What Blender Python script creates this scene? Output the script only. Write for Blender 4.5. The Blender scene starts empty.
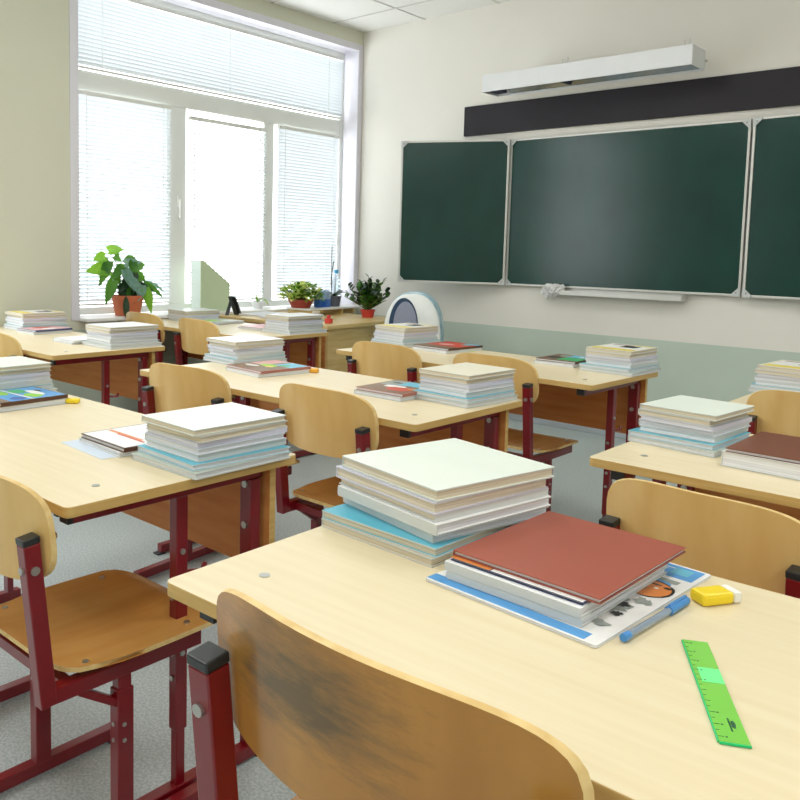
import bpy, bmesh, math, random
from mathutils import Vector, Matrix
R = math.radians
PI = math.pi
C = bpy.context.scene.collection
rnd = random.Random(7)

# ------------------------------------------------------------------ materials
def srgb(r, g, b):
    f = lambda c: (c / 255 / 12.92) if c / 255 <= .04045 else ((c / 255 + .055) / 1.055) ** 2.4
    return (f(r), f(g), f(b), 1)
MATS = {}
def mat(name, col, rough=.5, spec=.5, metal=0, noise=0, scale=(20, 20, 20), bump=0, coat=0, trans=0, alpha=1, col2=None, detail=3, contrast=(.35, .65)):
    if name in MATS: return MATS[name]
    m = bpy.data.materials.new(name); m.use_nodes = True
    nt = m.node_tree; b = nt.nodes['Principled BSDF']
    c = srgb(*col)
    b.inputs['Base Color'].default_value = c
    b.inputs['Roughness'].default_value = rough
    b.inputs['Metallic'].default_value = metal
    b.inputs['Specular IOR Level'].default_value = spec
    b.inputs['Coat Weight'].default_value = coat
    b.inputs['Coat Roughness'].default_value = .15
    b.inputs['Transmission Weight'].default_value = trans
    tc = nt.nodes.new('ShaderNodeTexCoord'); mp = nt.nodes.new('ShaderNodeMapping')
    mp.inputs['Scale'].default_value = scale
    nt.links.new(tc.outputs['Object'], mp.inputs['Vector'])
    n = nt.nodes.new('ShaderNodeTexNoise'); n.inputs['Scale'].default_value = 1; n.inputs['Detail'].default_value = detail
    nt.links.new(mp.outputs['Vector'], n.inputs['Vector'])
    cr = nt.nodes.new('ShaderNodeValToRGB')
    cr.color_ramp.elements[0].position, cr.color_ramp.elements[1].position = contrast
    if col2: c2 = srgb(*col2)
    else:
        k = 1 - (noise or .02); c2 = (c[0] * k, c[1] * k, c[2] * k, 1)
    cr.color_ramp.elements[0].color = c2; cr.color_ramp.elements[1].color = c
    nt.links.new(n.outputs['Fac'], cr.inputs['Fac'])
    nt.links.new(cr.outputs['Color'], b.inputs['Base Color'])
    if bump:
        bp = nt.nodes.new('ShaderNodeBump'); bp.inputs['Strength'].default_value = bump; bp.inputs['Distance'].default_value = .001
        nt.links.new(n.outputs['Fac'], bp.inputs['Height']); nt.links.new(bp.outputs['Normal'], b.inputs['Normal'])
    MATS[name] = m
    return m

LAM = mat('desk_laminate', (228, 215, 182), .32, .35, scale=(3, 60, 60), col2=(223, 208, 172), detail=4)
EDGE = mat('desk_edge_band', (205, 172, 108), .45, .3, scale=(5, 5, 90), col2=(190, 156, 92))
PANEL = mat('desk_panel_laminate', (208, 142, 80), .45, .3, scale=(4, 4, 40), col2=(196, 125, 66))
PLY = mat('chair_plywood', (228, 194, 128), .28, .45, scale=(14, 14, 3.2), col2=(217, 176, 106), coat=.25, detail=5)
SEATPLY = mat('seat_plywood', (206, 154, 84), .26, .5, scale=(14, 3, 14), col2=(190, 132, 64), coat=.25, detail=5)
PLYEDGE = mat('plywood_edge', (228, 200, 140), .5, .3, scale=(50, 50, 50), col2=(214, 182, 120))
RED = mat('burgundy_metal', (120, 6, 20), .28, .5, scale=(30, 30, 30), noise=.08, coat=.3)
CAP = mat('black_plastic_cap', (38, 42, 44), .35, .5, scale=(90, 90, 90), noise=.2, bump=.1)
STEEL = mat('bolt_steel', (190, 190, 185), .3, .5, metal=.9, scale=(50, 50, 50), noise=.1)
WALL = mat('beige_wall_paint', (230, 227, 218), .75, .25, scale=(3, 3, 3), noise=.02, bump=.05)
WALLW = mat('olive_wall_paint', (214, 214, 196), .8, .2, scale=(3, 3, 3), noise=.02)
WAIN = mat('sage_wainscot_paint', (192, 205, 192), .5, .3, scale=(4, 4, 4), noise=.04)
BASEB = mat('baseboard_grey', (176, 184, 190), .4, .4, scale=(4, 4, 4), noise=.04)
CEIL = mat('ceiling_tile', (228, 227, 222), .9, .1, scale=(60, 60, 60), noise=.03)
GRID = mat('ceiling_grid_metal', (205, 204, 198), .5, .3, scale=(9, 9, 9), noise=.02)
PVC = mat('window_pvc', (226, 228, 224), .35, .4, scale=(9, 9, 9), noise=.02)
SILL = mat('sill_pvc', (236, 236, 236), .35, .4, scale=(9, 9, 9), noise=.02)
TRIMV = mat('reveal_plastic', (224, 222, 230), .4, .35, scale=(9, 9, 9), noise=.02)
BOARD = mat('chalkboard_green', (13, 62, 54), .21, .42, scale=(5, 5, 3), col2=(10, 53, 47), contrast=(.3, .75))
ALU = mat('board_aluminium', (206, 206, 200), .35, .5, metal=.35, scale=(20, 20, 20), noise=.05)
GREYP = mat('corner_plastic', (200, 204, 202), .45, .4, scale=(20, 20, 20), noise=.05)
BLACKP = mat('black_panel', (38, 34, 40), .5, .3, scale=(3, 3, 3), noise=.15)
LAMPW = mat('lamp_white_enamel', (228, 230, 232), .35, .4, scale=(9, 9, 9), noise=.02)
REFL = mat('lamp_reflector', (190, 198, 208), .18, .5, metal=.85, scale=(30, 4, 4), noise=.1)
TUBE = mat('lamp_tube_glass', (214, 220, 230), .2, .5, scale=(9, 9, 9), noise=.02)
DARKM = mat('dark_socket', (50, 56, 72), .4, .4, scale=(9, 9, 9), noise=.1)
FLOOR = mat('linoleum_speckled', (190, 198, 198), .34, .35, scale=(160, 160, 160), col2=(162, 172, 172), detail=6, contrast=(.42, .6))
TDESK = mat('teacher_desk_wood', (214, 188, 130), .42, .35, scale=(6, 6, 40), col2=(200, 172, 112))
PAGES = mat('book_pages', (226, 218, 200), .8, .1, scale=(5, 5, 900), col2=(196, 186, 164))
PAGEW = mat('white_pages', (236, 236, 238), .8, .1, scale=(5, 5, 900), col2=(206, 210, 216))
TERRA = mat('terracotta', (196, 112, 78), .7, .2, scale=(20, 20, 20), noise=.12)
SOIL = mat('potting_soil', (62, 46, 36), .95, .1, scale=(90, 90, 90), noise=.4, bump=.5)

def blind_mat():
    m = bpy.data.materials.new('blind_slat_white'); m.use_nodes = True; nt = m.node_tree
    b = nt.nodes['Principled BSDF']; b.inputs['Base Color'].default_value = srgb(214, 219, 222); b.inputs['Roughness'].default_value = .45
    t = nt.nodes.new('ShaderNodeBsdfTranslucent'); t.inputs['Color'].default_value = srgb(225, 230, 235)
    mx = nt.nodes.new('ShaderNodeMixShader'); mx.inputs[0].default_value = .07
    nt.links.new(b.outputs[0], mx.inputs[1]); nt.links.new(t.outputs[0], mx.inputs[2])
    nt.links.new(mx.outputs[0], nt.nodes['Material Output'].inputs[0])
    return m
SLAT = blind_mat()

def worn_shaded_mat():
    # front chair: base darkened to paint in its shade; varnish rubbed to grey, scuffed patch with a shape of its own
    m = PLY.copy(); m.name = 'worn_shaded_chair_plywood'; nt = m.node_tree; b = nt.nodes['Principled BSDF']
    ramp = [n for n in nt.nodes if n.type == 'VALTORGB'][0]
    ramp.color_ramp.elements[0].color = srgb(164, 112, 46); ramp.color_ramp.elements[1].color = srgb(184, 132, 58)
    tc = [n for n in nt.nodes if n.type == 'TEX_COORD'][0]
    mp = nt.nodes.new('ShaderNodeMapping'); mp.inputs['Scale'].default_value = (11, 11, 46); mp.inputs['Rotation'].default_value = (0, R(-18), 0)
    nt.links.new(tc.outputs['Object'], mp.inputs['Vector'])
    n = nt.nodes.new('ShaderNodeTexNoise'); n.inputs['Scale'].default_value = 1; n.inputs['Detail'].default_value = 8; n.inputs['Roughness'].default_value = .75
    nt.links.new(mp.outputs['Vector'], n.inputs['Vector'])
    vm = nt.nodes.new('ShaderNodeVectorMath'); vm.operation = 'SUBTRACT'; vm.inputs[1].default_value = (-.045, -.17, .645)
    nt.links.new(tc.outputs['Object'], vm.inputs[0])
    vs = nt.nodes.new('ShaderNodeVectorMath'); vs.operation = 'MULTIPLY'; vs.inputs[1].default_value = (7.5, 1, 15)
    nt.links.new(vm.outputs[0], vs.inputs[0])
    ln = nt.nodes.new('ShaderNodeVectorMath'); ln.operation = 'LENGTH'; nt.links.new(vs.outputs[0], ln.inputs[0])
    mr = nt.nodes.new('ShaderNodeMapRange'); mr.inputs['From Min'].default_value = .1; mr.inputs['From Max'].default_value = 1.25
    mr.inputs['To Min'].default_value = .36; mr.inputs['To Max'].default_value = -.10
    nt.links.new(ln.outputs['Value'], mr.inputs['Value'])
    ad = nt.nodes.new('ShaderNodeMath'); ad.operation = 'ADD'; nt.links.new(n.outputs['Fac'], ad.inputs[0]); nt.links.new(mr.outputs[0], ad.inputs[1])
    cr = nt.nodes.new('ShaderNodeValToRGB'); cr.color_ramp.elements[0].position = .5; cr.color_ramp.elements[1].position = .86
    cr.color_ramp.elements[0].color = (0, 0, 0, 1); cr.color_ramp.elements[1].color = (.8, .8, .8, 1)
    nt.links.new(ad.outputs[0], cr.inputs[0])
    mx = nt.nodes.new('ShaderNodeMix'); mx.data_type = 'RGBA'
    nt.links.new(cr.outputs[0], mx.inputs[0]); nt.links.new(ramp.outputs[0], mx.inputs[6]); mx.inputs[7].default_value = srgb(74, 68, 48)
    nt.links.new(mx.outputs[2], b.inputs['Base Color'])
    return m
WORN_SHADED = worn_shaded_mat()

def sheet(name, col, rough=.35):
    return mat(name, col, rough, .4, scale=(12, 12, 12), noise=.025)
def clear_mat(name, col, w=.75, rough=.1):
    return mat(name, col, rough, .5, scale=(5, 5, 5), noise=.02, trans=w)

# ------------------------------------------------------------------ mesh helpers
def finish(bm, name, mats, parent=None, smooth=False, bev=0, recalc=True):
    if recalc: bmesh.ops.recalc_face_normals(bm, faces=bm.faces)
    me = bpy.data.meshes.new(name); bm.to_mesh(me); bm.free()
    for m in (mats if isinstance(mats, (list, tuple)) else [mats]): me.materials.append(m)
    o = bpy.data.objects.new(name, me); C.objects.link(o)
    if parent: o.parent = parent
    if smooth:
        for p in me.polygons: p.use_smooth = True
        me.set_sharp_from_angle(angle=R(40))
    if bev:
        b = o.modifiers.new('b', 'BEVEL'); b.width = bev; b.segments = 2; b.limit_method = 'ANGLE'
    return o
def box(bm, x0, y0, z0, x1, y1, z1, mi=0, M=None):
    v = [bm.verts.new((x, y, z)) for z in (z0, z1) for x, y in ((x0, y0), (x1, y0), (x1, y1), (x0, y1))]
    if M: 
        for q in v: q.co = M @ q.co
    fs = [(3, 2, 1, 0), (4, 5, 6, 7), (0, 1, 5, 4), (1, 2, 6, 5), (2, 3, 7, 6), (3, 0, 4, 7)]
    out = []
    for f in fs:
        fc = bm.faces.new([v[i] for i in f]); fc.material_index = mi; out.append(fc)
    return out
def bar(bm, a, b, wx, wy, mi=0, up=(1, 0, 0)):
    """rectangular tube from a to b; wx = width along 'up' hint, wy = other"""
    a, b = Vector(a), Vector(b); d = (b - a).normalized(); u = Vector(up); u = (u - d * u.dot(d)).normalized(); w = d.cross(u)
    v = []
    for p in (a, b):
        for s, t in ((-1, -1), (1, -1), (1, 1), (-1, 1)):
            v.append(bm.verts.new(p + u * s * wx / 2 + w * t * wy / 2))
    for f in [(3, 2, 1, 0), (4, 5, 6, 7), (0, 1, 5, 4), (1, 2, 6, 5), (2, 3, 7, 6), (3, 0, 4, 7)]:
        bm.faces.new([v[i] for i in f]).material_index = mi
def cyl(bm, a, b, r0, r1=None, n=16, mi=0, caps=True):
    r1 = r0 if r1 is None else r1
    a, b = Vector(a), Vector(b); d = (b - a).normalized()
    u = d.orthogonal().normalized(); w = d.cross(u)
    A = [bm.verts.new(a + (u * math.cos(2 * PI * i / n) + w * math.sin(2 * PI * i / n)) * r0) for i in range(n)]
    B = [bm.verts.new(b + (u * math.cos(2 * PI * i / n) + w * math.sin(2 * PI * i / n)) * r1) for i in range(n)]
    for i in range(n):
        bm.faces.new((A[i], A[(i + 1) % n], B[(i + 1) % n], B[i])).material_index = mi
    if caps:
        bm.faces.new(A[::-1]).material_index = mi; bm.faces.new(B).material_index = mi
def lathe(bm, prof, n=24, c=(0, 0, 0), mi=0):
    rings = []
    for r, z in prof:
        rings.append([bm.verts.new((c[0] + r * math.cos(2 * PI * i / n), c[1] + r * math.sin(2 * PI * i / n), c[2] + z)) for i in range(n)] if r > 1e-6 else [bm.verts.new((c[0], c[1], c[2] + z))])
    for a, b in zip(rings, rings[1:]):
        for i in range(n):
            j = (i + 1) % n
            if len(a) == 1 and len(b) == 1: continue
            if len(a) == 1: f = (a[0], b[j], b[i])
            elif len(b) == 1: f = (a[i], a[j], b[0])
            else: f = (a[i], a[j], b[j], b[i])
            bm.faces.new(f).material_index = mi
def prism(bm, pts, z0, z1, mi=0, mi_side=None, M=None):
    a = [bm.verts.new((p[0], p[1], z0)) for p in pts]; b = [bm.verts.new((p[0], p[1], z1)) for p in pts]
    if M:
        for q in a + b: q.co = M @ q.co
    bm.faces.new(a[::-1]).material_index = mi; bm.faces.new(b).material_index = mi
    n = len(pts)
    for i in range(n):
        bm.faces.new((a[i], a[(i + 1) % n], b[(i + 1) % n], b[i])).material_index = mi if mi_side is None else mi_side
def rrect(x0, y0, x1, y1, r, n=5):
    pts = []
    for cx, cy, a0 in ((x1 - r, y0 + r, -90), (x1 - r, y1 - r, 0), (x0 + r, y1 - r, 90), (x0 + r, y0 + r, 180)):
        for i in range(n + 1):
            a = R(a0 + 90 * i / n); pts.append((cx + r * math.cos(a), cy + r * math.sin(a)))
    return pts
def thing(name, label, cat, loc=(0, 0, 0), rz=0, group=None):
    o = bpy.data.objects.new(name, None); C.objects.link(o); o.empty_display_size = .05
    o.location = loc; o.rotation_euler = (0, 0, rz); o['label'] = label; o['category'] = cat
    if group: o['group'] = group
    return o
def tag(o, label, cat, group=None):
    o['label'] = label; o['category'] = cat
    if group: o['group'] = group
    return o
def struct(o): o['kind'] = 'structure'; return o
def copy_tree(o, parent=None):
    c = o.copy(); C.objects.link(c); c.parent = parent
    for ch in list(o.children): copy_tree(ch, c)
    return c

# ------------------------------------------------------------------ the room
XW, YF, ZC = -4.13, 4.68, 2.70          # window wall, front wall, ceiling
XR, YB = 3.0, -3.6
WZ = .606                                # wainscot top
def simple(name, boxes, m, **k):
    bm = bmesh.new()
    for b in boxes: box(bm, *b)
    return finish(bm, name, m, **k)
struct(simple('floor', [(XW - .3, YB - .1, -.1, XR + .1, YF + .1, 0)], FLOOR))
bm = bmesh.new(); box(bm, XW - .3, YB - .1, ZC, XR + .1, YF + .1, ZC + .1)
gx = -3.56 - .6
def snap(v0, lo, hi):
    out = []; v = v0
    while v > lo: v -= .6
    v += .6
    while v < hi: out.append(v); v += .6
    return out
for x in snap(-3.56, XW, XR): box(bm, x - .006, YB, ZC - .004, x + .006, YF, ZC, 1)
for y in snap(4.35, YB, YF): box(bm, XW, y - .006, ZC - .0045, XR, y + .006, ZC, 1)
struct(finish(bm, 'ceiling', [CEIL, GRID]))
struct(simple('wall_front', [(XW - .3, YF, 0, XR + .1, YF + .12, ZC)], WALL))
struct(simple('trim_1', [(XW, YF - .004, 0, XR, YF, WZ)], WAIN))            # painted wainscot band
struct(simple('baseboard_front', [(XW, YF - .018, 0, XR, YF - .004, .075)], BASEB, bev=.003))
struct(simple('wall_right', [(XR, YB, 0, XR + .12, YF, ZC)], WALL))
struct(simple('wall_back', [(XW - .3, YB - .12, 0, XR + .12, YB, ZC)], WALL))
# window wall with three openings
SZ, TZ = .675, 2.565
openings = [(2.345, 4.635), (-.45, 1.75)]
bx = [(XW - .3, YB, 0, XW, YF, SZ - .02), (XW - .3, YB, TZ, XW, YF, ZC)]
ys = [YB] + [v for o in sorted(openings) for v in o] + [YF]
for a, b in zip(ys[::2], ys[1::2]): bx.append((XW - .3, a, SZ - .02, XW, b, TZ))
struct(simple('wall_window', bx, WALLW))
struct(simple('trim_2', [(XW, YB, 0, XW + .004, YF - .004, WZ)], WAIN))
struct(simple('baseboard_window', [(XW + .004, YB, 0, XW + .018, YF - .018, .075)], BASEB, bev=.003))

FX = XW - .14      # window frame plane (room side)
def window(n, y0, y1, mull, main):
    bm = bmesh.new()
    D = .05
    def fb(ya, za, yb, zb, d=D): box(bm, FX - d, ya, za, FX, yb, zb)
    t = .045
    fb(y0, SZ, y0 + t, TZ); fb(y1 - t, SZ, y1, TZ); fb(y0 + t, TZ - t, y1 - t, TZ); fb(y0 + t, SZ, y1 - t, SZ + t)
    fb(y0 + t, 1.945, y1 - t, 2.06)
    for a, b in mull: fb(a, SZ + t, b, 1.945)
    w = struct(finish(bm, 'window_%d' % n, PVC, bev=.004))
    bm = bmesh.new(); box(bm, FX - .035, y0 + .02, SZ + .02, FX - .031, y1 - .02, TZ - .02)
    g = finish(bm, 'window_pane', GLASS, parent=w)
    g['label'] = 'clear window glass'
    # plastic reveal lining and sill
    bm = bmesh.new()
    box(bm, FX, y0 - .002, SZ, XW + .004, y0 + .006, TZ); box(bm, FX, y1 - .006, SZ, XW + .004, y1 + .002, TZ)
    box(bm, FX, y0 + .006, TZ - .006, XW + .004, y1 - .006, TZ + .002)
    # corner strips on the wall face
    box(bm, XW, y0 - .045, SZ - .015, XW + .006, y0 - .002, TZ + .04); box(bm, XW, y1 + .002, SZ - .015, XW + .006, y1 + .04, TZ + .04)
    box(bm, XW, y0 - .002, TZ + .002, XW + .006, y1 + .002, TZ + .04)
    finish(bm, 'window_reveal', TRIMV, parent=w)
    bm = bmesh.new(); box(bm, FX, y0, SZ - .02, XW + .10, y1, SZ)
    finish(bm, 'window_sill', SILL, parent=w, bev=.004)
    return w
GLASS = bpy.data.materials.new('window_glass'); GLASS.use_nodes = True
_nt = GLASS.node_tree; _nt.nodes.remove(_nt.nodes['Principled BSDF'])
_t = _nt.nodes.new('ShaderNodeBsdfTransparent'); _g = _nt.nodes.new('ShaderNodeBsdfGlossy'); _g.inputs['Roughness'].default_value = .02
_m = _nt.nodes.new('ShaderNodeMixShader'); _m.inputs[0].default_value = .05
_nt.links.new(_t.outputs[0], _m.inputs[1]); _nt.links.new(_g.outputs[0], _m.inputs[2]); _nt.links.new(_m.outputs[0], _nt.nodes['Material Output'].inputs[0])
w1 = window(1, *openings[0], [(3.045, 3.175), (3.83, 3.925)], True)
window(2, *openings[1], [(.3, .4), (1.0, 1.1)], False)
# window handle on the middle sash
bm = bmesh.new(); box(bm, FX, 3.105, 1.33, FX + .012, 3.13, 1.40); bar(bm, (FX + .02, 3.118, 1.38), (FX + .02, 3.118, 1.26), .016, .014)
h = finish(bm, 'window_handle', PVC, parent=w1, bev=.003)

def blind(y0, y1, z0, z1, tilt, label, step=.0225, wand=None):
    t = thing('window_blind', label, 'blind', (FX + .026, (y0 + y1) / 2, z0), 0, 'blinds on the big window')
    w = (y1 - y0) / 2; H = z1 - z0
    bm = bmesh.new(); box(bm, -.013, -w, H - .025, .013, w, H); finish(bm, 'head_rail', PVC, t, bev=.002)
    bm = bmesh.new(); box(bm, -.010, -w, 0, .010, w, .012); finish(bm, 'bottom_rail', PVC, t, bev=.002)
    bm = bmesh.new(); z = .03
    while z < H - .032:
        n = 3; hw = .0125
        rows = []
        for i in range(n + 1):
            s = -1 + 2 * i / n; x = s * hw; dz = .0022 * (1 - s * s)
            xx = x * math.cos(tilt) - dz * math.sin(tilt); zz = x * math.sin(tilt) + dz * math.cos(tilt)
            rows.append([bm.verts.new((xx, -w + .004, z + zz)), bm.verts.new((xx, w - .004, z + zz))])
        for a, b in zip(rows, rows[1:]): bm.faces.new((a[0], b[0], b[1], a[1]))
        z += step
    finish(bm, 'slats', SLAT, t, smooth=False, recalc=False)
    for k in ((-.85, 0, .85) if w > .5 else (-.8, .8)):
        bm = bmesh.new(); bar(bm, (.014, k * w, .008), (.014, k * w, H - .01), .003, .003); finish(bm, 'ladder_cord', PVC, t)
    if wand:
        bm = bmesh.new(); cyl(bm, (.022, wand * w, H - .03), (.024, wand * w, H * .35), .003, n=6); finish(bm, 'tilt_wand', PVC, t)
    return t
blind(2.395, 4.59, 2.062, 2.515, R(51), 'wide white blind across the top of the window, slats nearly closed')
blind(2.395, 3.04, .73, 1.94, R(51), 'white blind over the left window pane behind the leafy terracotta pot plant', wand=.88)
blind(3.18, 3.825, .73, 1.90, R(28), 'white blind over the middle window sash, slats open and glaring bright', wand=-.92)
blind(3.935, 4.56, .73, 1.94, R(58), 'white blind over the right window pane beside the room corner')

# ------------------------------------------------------------------ chalkboard
def framed(bm_list, x0, x1, z0, z1): pass
def board_panel(parent, name, label, x0, x1, z0, z1, loc=(0, 0, 0), rz=0):
    """panel in local XZ, front face towards -Y"""
    bm = bmesh.new(); box(bm, x0 + .008, -.012, z0 + .008, x1 - .008, 0, z1 - .008)
    p = finish(bm, name, BOARD, parent); p.location = loc; p.rotation_euler = (0, 0, rz)
    if label: p['label'] = label
    t = .013; bm = bmesh.new()
    box(bm, x0, -.018, z0, x1, .004, z0 + t); box(bm, x0, -.018, z1 - t, x1, .004, z1)
    box(bm, x0, -.018, z0 + t, x0 + t, .004, z1 - t); box(bm, x1 - t, -.018, z0 + t, x1, .004, z1 - t)
    finish(bm, 'frame', ALU, p, bev=.002)
    for cx, sx in ((x0, 1), (x1, -1)):
        for cz, sz in ((z0, 1), (z1, -1)):
            bm = bmesh.new()
            pts = [(0, 0), (.045, 0), (.045, .012), (.012, .045), (0, .045)]
            pts = [(cx + sx * a, cz + sz * b) for a, b in pts]
            prism(bm, [(a, b) for a, b in pts], 0, .005, M=Matrix(((1, 0, 0, 0), (0, 0, -1, -.019), (0, 1, 0, 0), (0, 0, 0, 1))))
            cyl(bm, (cx + sx * .02, -.024, cz + sz * .02), (cx + sx * .02, -.026, cz + sz * .02), .003, n=8, mi=1)
            finish(bm, 'corner_bracket', [GREYP, DARKM], p)
    return p
cb = thing('chalkboard', 'green three-part chalkboard with folding side wings on the front wall', 'chalkboard', (-2.09, 4.66, .88))
board_panel(cb, 'center_panel', 'wide middle green writing panel', -.722, .718, 0, .935)
board_panel(cb, 'side_wing', 'narrow left wing folded slightly forward', -.712, 0, 0, .935, (-.724, -.022, 0), R(25.0))
board_panel(cb, 'side_wing', 'right wing cut by the picture edge', 0, .712, 0, .935, (.736, -.022, 0), R(-4))
for x in (-.75, .727):
    bm = bmesh.new(); cyl(bm, (x + .012, -.02, .0), (x + .012, -.02, .935), .006, n=8); finish(bm, 'hinge', ALU, cb)
bm = bmesh.new()
box(bm, -.30, -.075, -.04, .43, 0, -.034); box(bm, -.30, -.079, -.04, .43, -.075, -.014); box(bm, .43, -.079, -.04, .434, 0, -.005); box(bm, -.304, -.079, -.04, -.30, 0, -.005); box(bm, -.3, -.004, -.034, .43, 0, -.002)
finish(bm, 'chalk_tray', ALU, cb, bev=.001)
# crumpled cloth
bm = bmesh.new(); bmesh.ops.create_icosphere(bm, subdivisions=4, radius=1)
from mathutils import noise as NZ
for v in bm.verts:
    p = v.co.copy(); f = 1 + .55 * NZ.noise(p * 1.7 + Vector((3, 1, 2))) + .35 * NZ.noise(p * 4.2)
    v.co = Vector((p.x * .062 * f, p.y * .028 * f, p.z * .040 * f + (-.03 * max(0, -p.x - .2) if p.z < 0 else 0)))
o = finish(bm, 'cleaning_cloth', mat('grey_white_cloth', (232, 232, 230), .9, .1, scale=(70, 70, 70), noise=.3), smooth=True)
o.location = (-2.45, 4.612, .868); tag(o, 'crumpled grey-white cleaning cloth at the left end of the chalk tray', 'cloth')
# black panel over the board
o = simple('wall_panel', [(-3.188, 4.655, 1.865, -.45, 4.678, 2.058)], BLACKP, bev=.002); tag(o, 'long black panel strip on the wall above the chalkboard', 'panel')
# board lamp
lp = thing('board_lamp', 'long white fluorescent lamp hanging above the chalkboard, switched off', 'lamp', (-2.222, 4.35, 2.07))
bm = bmesh.new(); L2 = .632
box(bm, -L2, 0, 0, L2, .006, .103); box(bm, -L2, .006, .097, L2, .182, .103); box(bm, -L2, .182, .0, L2, .188, .103)
box(bm, -L2, .006, 0, -L2 + .006, .182, .097); box(bm, L2 - .006, .006, 0, L2, .182, .097)
finish(bm, 'lamp_housing', LAMPW, lp, bev=.002)
bm = bmesh.new(); prism(bm, [(.01, .012), (.05, .06), (.14, .06), (.178, .012), (.176, .009), (.138, .056), (.052, .056), (.012, .009)], -L2 + .09, L2 - .01, M=Matrix(((0, 0, 1, 0), (1, 0, 0, 0), (0, 1, 0, 0), (0, 0, 0, 1))))
finish(bm, 'reflector', REFL, lp)
bm = bmesh.new(); cyl(bm, (-L2 + .1, .095, .035), (L2 - .03, .095, .035), .013, n=12); finish(bm, 'lamp_tube', TUBE, lp, smooth=True)
for x in (-L2 + .05, -.12): 
    bm = bmesh.new(); box(bm, x - (.035 if x < -.3 else .012), .04, .010, x + (.035 if x < -.3 else .012), .15, .054); finish(bm, 'lamp_socket', DARKM, lp)
for x in (-.1, L2 - .04):
    bm = bmesh.new(); cyl(bm, (x, .07, .1), (x, .07, .150), .0045, n=8); cyl(bm, (x - .02, .05, .1), (x - .02, .05, .140), .0035, n=8); box(bm, x - .02, .05, .103, x + .01, .11, .107)
    bar(bm, (x, .188, .08), (x, .33 - .003, .08), .012, .004); finish(bm, 'wall_bracket', ALU, lp)

# ------------------------------------------------------------------ school desk
DH = .651; DD = .26; TT = .019
def bolt(a, b, r, parent, name='bolt'):
    bm = bmesh.new(); cyl(bm, a, b, r, n=10); return finish(bm, name, STEEL, parent)
def make_desk():
    t = thing('school_desk', '', 'desk')
    bm = bmesh.new(); prism(bm, rrect(-.6, -DD, .6, DD, .012, 4), DH - TT, DH, 0, 1)
    finish(bm, 'tabletop', [LAM, EDGE], t, bev=.0015)
    bm = bmesh.new(); box(bm, -.575, .205, .405, .575, .221, .625)
    for f in bm.faces:
        if abs(f.normal.x) > .5 or abs(f.normal.z) > .5: f.material_index = 1
    bmesh.ops.recalc_face_normals(bm, faces=bm.faces)
    for f in bm.faces:
        if abs(f.normal.x) > .5 or abs(f.normal.z) > .5: f.material_index = 1
    finish(bm, 'modesty_panel', [PANEL, EDGE], t)
    for s in (-1, 1):
        x = s * .545
        bm = bmesh.new(); box(bm, x - .0125, -.225, DH - TT - .026, x + .0125, .2, DH - TT); o = finish(bm, 'top_rail', RED, t, bev=.002)
        bm = bmesh.new(); box(bm, x - .0135, -.235, DH - TT - .025, x + .0135, -.2252, DH - TT - .001); c = finish(bm, 'end_cap', CAP, o)
        bm = bmesh.new(); box(bm, x - .012, -.013, .145, x + .012, .013, DH - TT - .026); box(bm, x - .0095, -.010, .03, x + .0095, .010, .146)
        o = finish(bm, 'leg', RED, t, bev=.002)
        for z in (.41, .30, .25): bolt((x, -.013, z), (x, -.0165, z), .0055, o)
        for z in (.5, .3): bolt((x + s * .012, 0, z), (x + s * .0155, 0, z), .0055, o)
        bm = bmesh.new()
        cyl(bm, (x + s * .008, .0131, .455), (x + s * .014, .045, .452), .0045, n=8); cyl(bm, (x + s * .014, .045, .450), (x + s * .014, .052, .466), .005, n=8)
        finish(bm, 'bag_hook', RED, t)
        bm = bmesh.new(); box(bm, x - .018, .166, .145, x + .018, .19, DH - TT - .026); box(bm, x - .014, .169, .03, x + .014, .187, .146)
        o = finish(bm, 'leg', RED, t, bev=.002)
        for z in (.595, .51, .425): bolt((x, .166, z), (x, .161, z), .0075, o)
        bm = bmesh.new(); box(bm, x - .0135, -.21, .006, x + .0135, .21, .034); o = finish(bm, 'foot_rail', RED, t, bev=.002)
        for y in (-.21, .21):
            bm = bmesh.new(); box(bm, x - .014, y - .016, 0, x + .014, y + .016, .0058); finish(bm, 'foot_pad', CAP, o)
    for x in (-.52, .52):
        bm = bmesh.new(); cyl(bm, (x, -.16, DH - .0003), (x, -.16, DH + .0009), .0075, n=14); finish(bm, 'screw_cap', STEEL, t)
    return t
desk0 = make_desk()
DESKS = [
 (-.243, .862, 1.0, 'nearest school desk in the foreground holding the red-brown book and green ruler'),
 (-1.785, .909, 0, 'school desk at the left picture edge with a yellow eraser on it'),
 (-1.797, 1.845, 0, 'middle school desk with an orange eraser between two book stacks'),
 (-1.775, 2.805, -2, 'farthest desk of the middle column, standing before the sage wall band'),
 (-.155, 1.865, 0, 'right school desk carrying a dark brown book beside a white stack'),
 (-.17, 2.80, 0, 'farthest school desk at the right picture edge, mostly behind a chair'),
 (-3.505, 1.80, 0, 'school desk by the beige wall left of the window, red rail showing'),
 (-3.515, 2.835, 0, 'school desk under the window in front of the teacher desk'),
]
for i, (x, y, a, lb) in enumerate(DESKS):
    d = desk0 if i == 0 else copy_tree(desk0)
    d.location = (x, y, 0); d.rotation_euler = (0, 0, R(a)); d['label'] = lb; d['group'] = 'school desks'

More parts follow.
